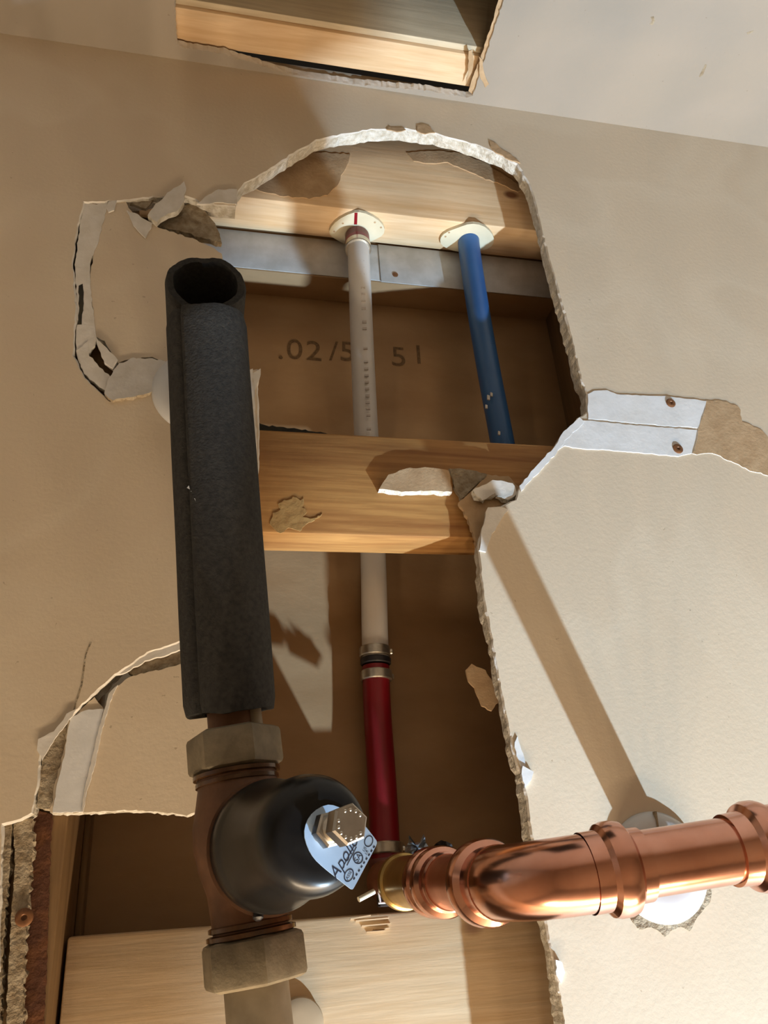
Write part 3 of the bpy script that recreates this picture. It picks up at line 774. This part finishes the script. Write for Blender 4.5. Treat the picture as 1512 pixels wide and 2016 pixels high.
wchip('broken_gypsum', [(246, 1320), (285, 1300), (325, 1292), (370, 1280), (370, 1318), (330, 1328), (300, 1326), (270, 1335), (248, 1346), (262, 1330)], 0.0125, 0.0080, ['gypsum_dirty', 'gypsum_dirty'], rough=0.002)
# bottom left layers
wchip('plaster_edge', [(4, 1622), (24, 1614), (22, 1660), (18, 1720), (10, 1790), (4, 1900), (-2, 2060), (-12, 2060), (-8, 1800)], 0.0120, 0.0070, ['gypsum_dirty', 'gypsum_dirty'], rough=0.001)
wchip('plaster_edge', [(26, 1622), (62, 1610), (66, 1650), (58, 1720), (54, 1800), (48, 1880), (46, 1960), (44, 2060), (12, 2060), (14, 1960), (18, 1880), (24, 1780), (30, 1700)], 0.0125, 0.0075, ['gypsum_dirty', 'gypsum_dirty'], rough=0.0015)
rp_ = chip('rust_patch', [(62, 1608), (72, 1596), (104, 1604), (100, 1660), (96, 1760), (92, 1900), (84, 2060), (40, 2060), (50, 1900), (56, 1780), (60, 1700)], TH + 0.0004, 0.0018, ['rust', 'rust'], lstud)
# right edge: folded paper at the middle block
wchip('torn_paper', [(903, 990), (930, 965), (960, 935), (1000, 938), (1022, 958), (1014, 985), (985, 1000), (962, 1022), (948, 1052), (942, 1086), (936, 1060), (920, 1020)], 0.0125, 0.0035, ['brown_paper', 'brown_paper'], rough=0.001)
wchip('torn_paper', [(960, 1000), (985, 998), (1000, 1003), (985, 1026), (966, 1056), (956, 1086), (944, 1082), (948, 1045)], 0.0006, 0.0022, ['white_paper', 'white_paper'])
wchip('torn_paper', [(930, 965), (970, 945), (1010, 950), (1018, 972), (1000, 985), (975, 972), (950, 985)], 0.0070, 0.0050, ['white_paper', 'gypsum'], rough=0.002)
wchip('torn_paper', [(1140, 822), (1150, 832), (1112, 868), (1096, 892), (1060, 930), (1026, 966), (1024, 956), (1056, 916), (1090, 882), (1110, 850)], 0.0000, 0.0012, ['tape_white', 'tape_white'])
wchip('torn_paper', [(1028, 1508), (1050, 1518), (1046, 1536), (1034, 1552), (1028, 1530)], 0.0000, 0.0030, ['tape_white', 'tape_white'])
wchip('torn_paper', [(1094, 1890), (1108, 1896), (1112, 1916), (1104, 1936), (1096, 1920)], 0.0000, 0.0030, ['tape_white', 'tape_white'])
wchip('torn_paper', [(1018, 1448), (1026, 1470), (1034, 1506), (1028, 1516), (1020, 1496), (1012, 1462)], 0.0000, 0.0012, ['tape_white', 'tape_white'])
# stripped joint on the right wall
wchip('joint_tape', [(1157, 776), (1170, 770), (1195, 768), (1215, 776), (1260, 778), (1310, 780), (1391, 789), (1374, 842), (1310, 838), (1240, 832), (1158, 824)], 0.0000, 0.0008, ['tape_white', 'tape_white'], jit=0.8)
wchip('joint_tape', [(1136, 828), (1160, 828), (1240, 836), (1310, 842), (1373, 846), (1362, 892), (1335, 898), (1270, 892), (1200, 886), (1150, 884), (1112, 878), (1098, 886), (1112, 856)], 0.0000, 0.0009, ['tape_white', 'tape_white'], jit=0.8)
wchip('torn_paper', [(1392, 789), (1425, 790), (1455, 800), (1462, 830), (1500, 846), (1530, 880), (1560, 930), (1512, 936), (1475, 926), (1440, 908), (1402, 892), (1364, 894), (1376, 842)], 0.0000, 0.0007, ['brown_paper', 'white_paper'])
def screw(x, y, d, r, parent, m='screw_rust'):
    o = lathe('screw', P(x, y, d), Vector((0, -1, 0)), [(0, r), (.0010, r), (.0018, r * .75), (.0016, r * .35), (.0006, r * .2)], m, parent, 16, 40)
    return o
screw(1320, 794, -.0006, .0048, wall); screw(1334, 884, -.0006, .0050, wall)
screw(48, 1806, 0.004, .0052, wall)
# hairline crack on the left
wchip('crack_and_shade', [(177, 1266), (180, 1265), (170, 1290), (166, 1320), (162, 1350), (148, 1392), (143, 1408), (146, 1390), (159, 1348), (163, 1318), (167, 1290)], 0.0, 0.0002, ['gypsum_dirty'] * 2, jit=0.4)
# torn paint around the right escutcheon
wchip('torn_paper', [(1244, 1812), (1262, 1800), (1300, 1806), (1340, 1796), (1372, 1770), (1384, 1745), (1400, 1752), (1400, 1775), (1372, 1806), (1358, 1834), (1344, 1824), (1320, 1832), (1310, 1845), (1302, 1836), (1282, 1826), (1260, 1832)], 0.0000, 0.0007, ['gypsum_dirty', 'gypsum_dirty'])
# crumbs of torn paper above the arch
wchip('torn_paper', [(762, 254), (766, 249), (780, 251), (793, 251), (798, 256), (780, 258)], 0, .001, ['brown_paper'] * 2)
wchip('torn_paper', [(820, 258), (822, 248), (834, 245), (846, 249), (856, 261), (838, 262)], 0, .001, ['brown_paper'] * 2)
wchip('torn_paper', [(964, 278), (975, 283), (1000, 300), (1024, 320), (1010, 316), (970, 296)], 0, .0012, ['brown_paper'] * 2)
# torn backing paper left on the top plate
tpn = chip('torn_paper', [(474, 360), (540, 322), (600, 300), (648, 300), (690, 304), (686, 320), (672, 345), (668, 360), (645, 384), (610, 391), (560, 386), (520, 378)], PLF, 0.0009, ['brown_paper', 'brown_paper'], top_plate)
chip('torn_paper', [(800, 300), (850, 296), (900, 300), (950, 318), (1000, 348), (1030, 372), (1020, 378), (980, 360), (950, 350), (930, 340), (880, 320), (840, 322), (815, 316)], PLF, 0.0009, ['brown_paper', 'brown_paper'], top_plate)

# ------------------------------------------------------------------ bits on and around the blocking
fr = chip('plaster_fragment', [(746, 962), (765, 935), (800, 922), (850, 920), (884, 926), (890, 968), (850, 966), (790, 968)], TH + 0.0004, 0.0075, ['brown_paper', 'gypsum'], None, jit=1.0, rough=0.0006)
tag(fr, 'pale plaster fragment stuck to the orange blocking', 'plaster piece')
fr2 = chip('plaster_fragment', [(886, 922), (930, 925), (962, 935), (930, 962), (908, 985), (896, 960)], TH + 0.0004, 0.0030, ['gypsum_dirty', 'gypsum_dirty'], None, rough=0.001)
tag(fr2, 'grubby torn paper scrap between the plaster fragment and the right wall edge', 'paper scrap')
gl = chip('glue_blob', [(530, 1030), (538, 1010), (552, 1004), (548, 990), (566, 984), (578, 976), (590, 984), (600, 982), (596, 998), (606, 1008), (598, 1018), (612, 1020), (636, 1012), (618, 1026), (602, 1030), (590, 1046), (568, 1040), (552, 1050), (540, 1042)], TH + 0.0004, 0.0006, ['glue', 'glue'], None, step=5, jit=2.2, rough=0.0003)
tag(gl, 'dried tan glue smear on the orange blocking', 'glue')
td = chip('tar_strip', [(512, 834), (530, 838), (600, 846), (648, 854), (640, 866), (508, 866), (508, 828)], 0.0750, 0.0100, ['tar_and_shade', 'tar_and_shade'], None)
tag(td, 'black tarry strip lying above the left end of the orange blocking', 'debris')
fk = chip('paper_flake', [(916, 1318), (930, 1308), (955, 1320), (968, 1338), (982, 1352), (990, 1380), (975, 1386), (968, 1400), (948, 1390), (938, 1362), (924, 1340)], 0.020, 0.0020, ['brown_paper', 'brown_paper'], None, tilt=lambda x, y: (990 - x) * 0.0001)
tag(fk, 'curled tan paper flake at the right edge of the hole', 'paper scrap')
for i, (x0, y0, x1, y1, w_) in enumerate(((700, 1812, 766, 1806, 3), (712, 1822, 770, 1817, 2.5), (735, 1829, 768, 1826, 2), (690, 1808, 730, 1801, 3), (722, 1834, 760, 1831, 1.6))):
    slab('splinter', [P(x0, y0, LB - .0012), P(x1, y1, LB - .0030), P(x1, y1 + w_, LB - .0030), P(x0, y0 + w_, LB - .0012)], (0, 0.0030, 0), 'pine_pale', low_block)
# elbow fitting that joins the red pipe and the copper
ef = empty('pipe_elbow_fitting', P(770, 1760, 0.085), 'dark elbow fitting between the red pipe and the copper run', 'pipe fitting')
sweep('body', [r_pts[-1] + Vector((0, 0, .006)), r_pts[-1], P(763, 1733, .090), S0 - as_ * .002], .0118, 'dark_rubber', ef)
lathe('collar', r_pts[-1] + Vector((0, 0, .001)), Vector((0, 0, 1)), [(0, .0130), (.0015, .0138), (.004, .0138), (.0055, .0130)], 'pex_red_dull', ef)
rc = box('red_shim', P(742, 1803, .049), P(845, 1796, .060), 'pex_red_dull', None, .0006)
tag(rc, 'dull red strip lying on top of the pale block under the copper fittings', 'strip')
bx_ = box('wire_box', P(748, 1786, .040), P(802, 1750, .050), 'dark_rubber', None, .001)
tag(bx_, 'small black clip with a white square outline under the copper fittings', 'clip')
for (xa, ya, xb, yb) in ((745, 1755, 764, 1755), (745, 1778, 772, 1776), (745, 1755, 749, 1778), (768, 1760, 772, 1776)):
    a_ = P(xa, ya, .0398); b_ = P(xb, yb, .0398)
    lathe('white_edge', a_, b_ - a_, [(0, .0007), ((b_ - a_).length, .0007)], 'white_plastic', bx_, 8)
wr = lathe('wire_stub', P(706, 1771, .036), P(742, 1752, .040) - P(706, 1771, .036), [(0, .0018), (.0130, .0018)], 'cream_plastic', None, 12)
tag(wr, 'short pale wire stub left of the black clip', 'wire')
def crumple(path, d, name, m, label, cat):
    rng2 = random.Random(21); pts = ragged(path, 6, 2.4, True, rng2); c_ = (sum(p[0] for p in pts) / len(pts), sum(p[1] for p in pts) / len(pts))
    V = [P(x, y, d + rng2.uniform(-.004, .004)) for x, y in pts]; n = len(V)
    V += [P(c_[0] + (x - c_[0]) * .55, c_[1] + (y - c_[1]) * .55, d - rng2.uniform(.0, .009)) for x, y in pts]
    V += [P(*c_, d - .004)] + [P(c_[0], c_[1], d + .008)]
    Fc = []
    for k in range(n):
        k2 = (k + 1) % n
        Fc += [(k, k2, n + k2), (k, n + k2, n + k), (n + k, n + k2, 2 * n), (k, 2 * n + 1, k2)]
    return tag(make(name, V, Fc, m), label, cat)
crumple([(800, 1690), (797, 1668), (806, 1660), (803, 1646), (808, 1648), (814, 1660), (826, 1660), (836, 1640), (838, 1655), (842, 1668), (852, 1676), (846, 1690), (825, 1694)], .030, 'foil_scrap', 'foil', 'crumpled shiny foil scrap above the brass ring', 'foil')
crumple([(842, 1690), (850, 1668), (868, 1656), (886, 1660), (896, 1676), (890, 1695)], .036, 'rubber_scrap', 'dark_rubber', 'black rubber scrap behind the copper coupling', 'debris')

# strip helper keys
for o in bpy.data.objects:
    if '_o' in o.keys(): del o['_o']
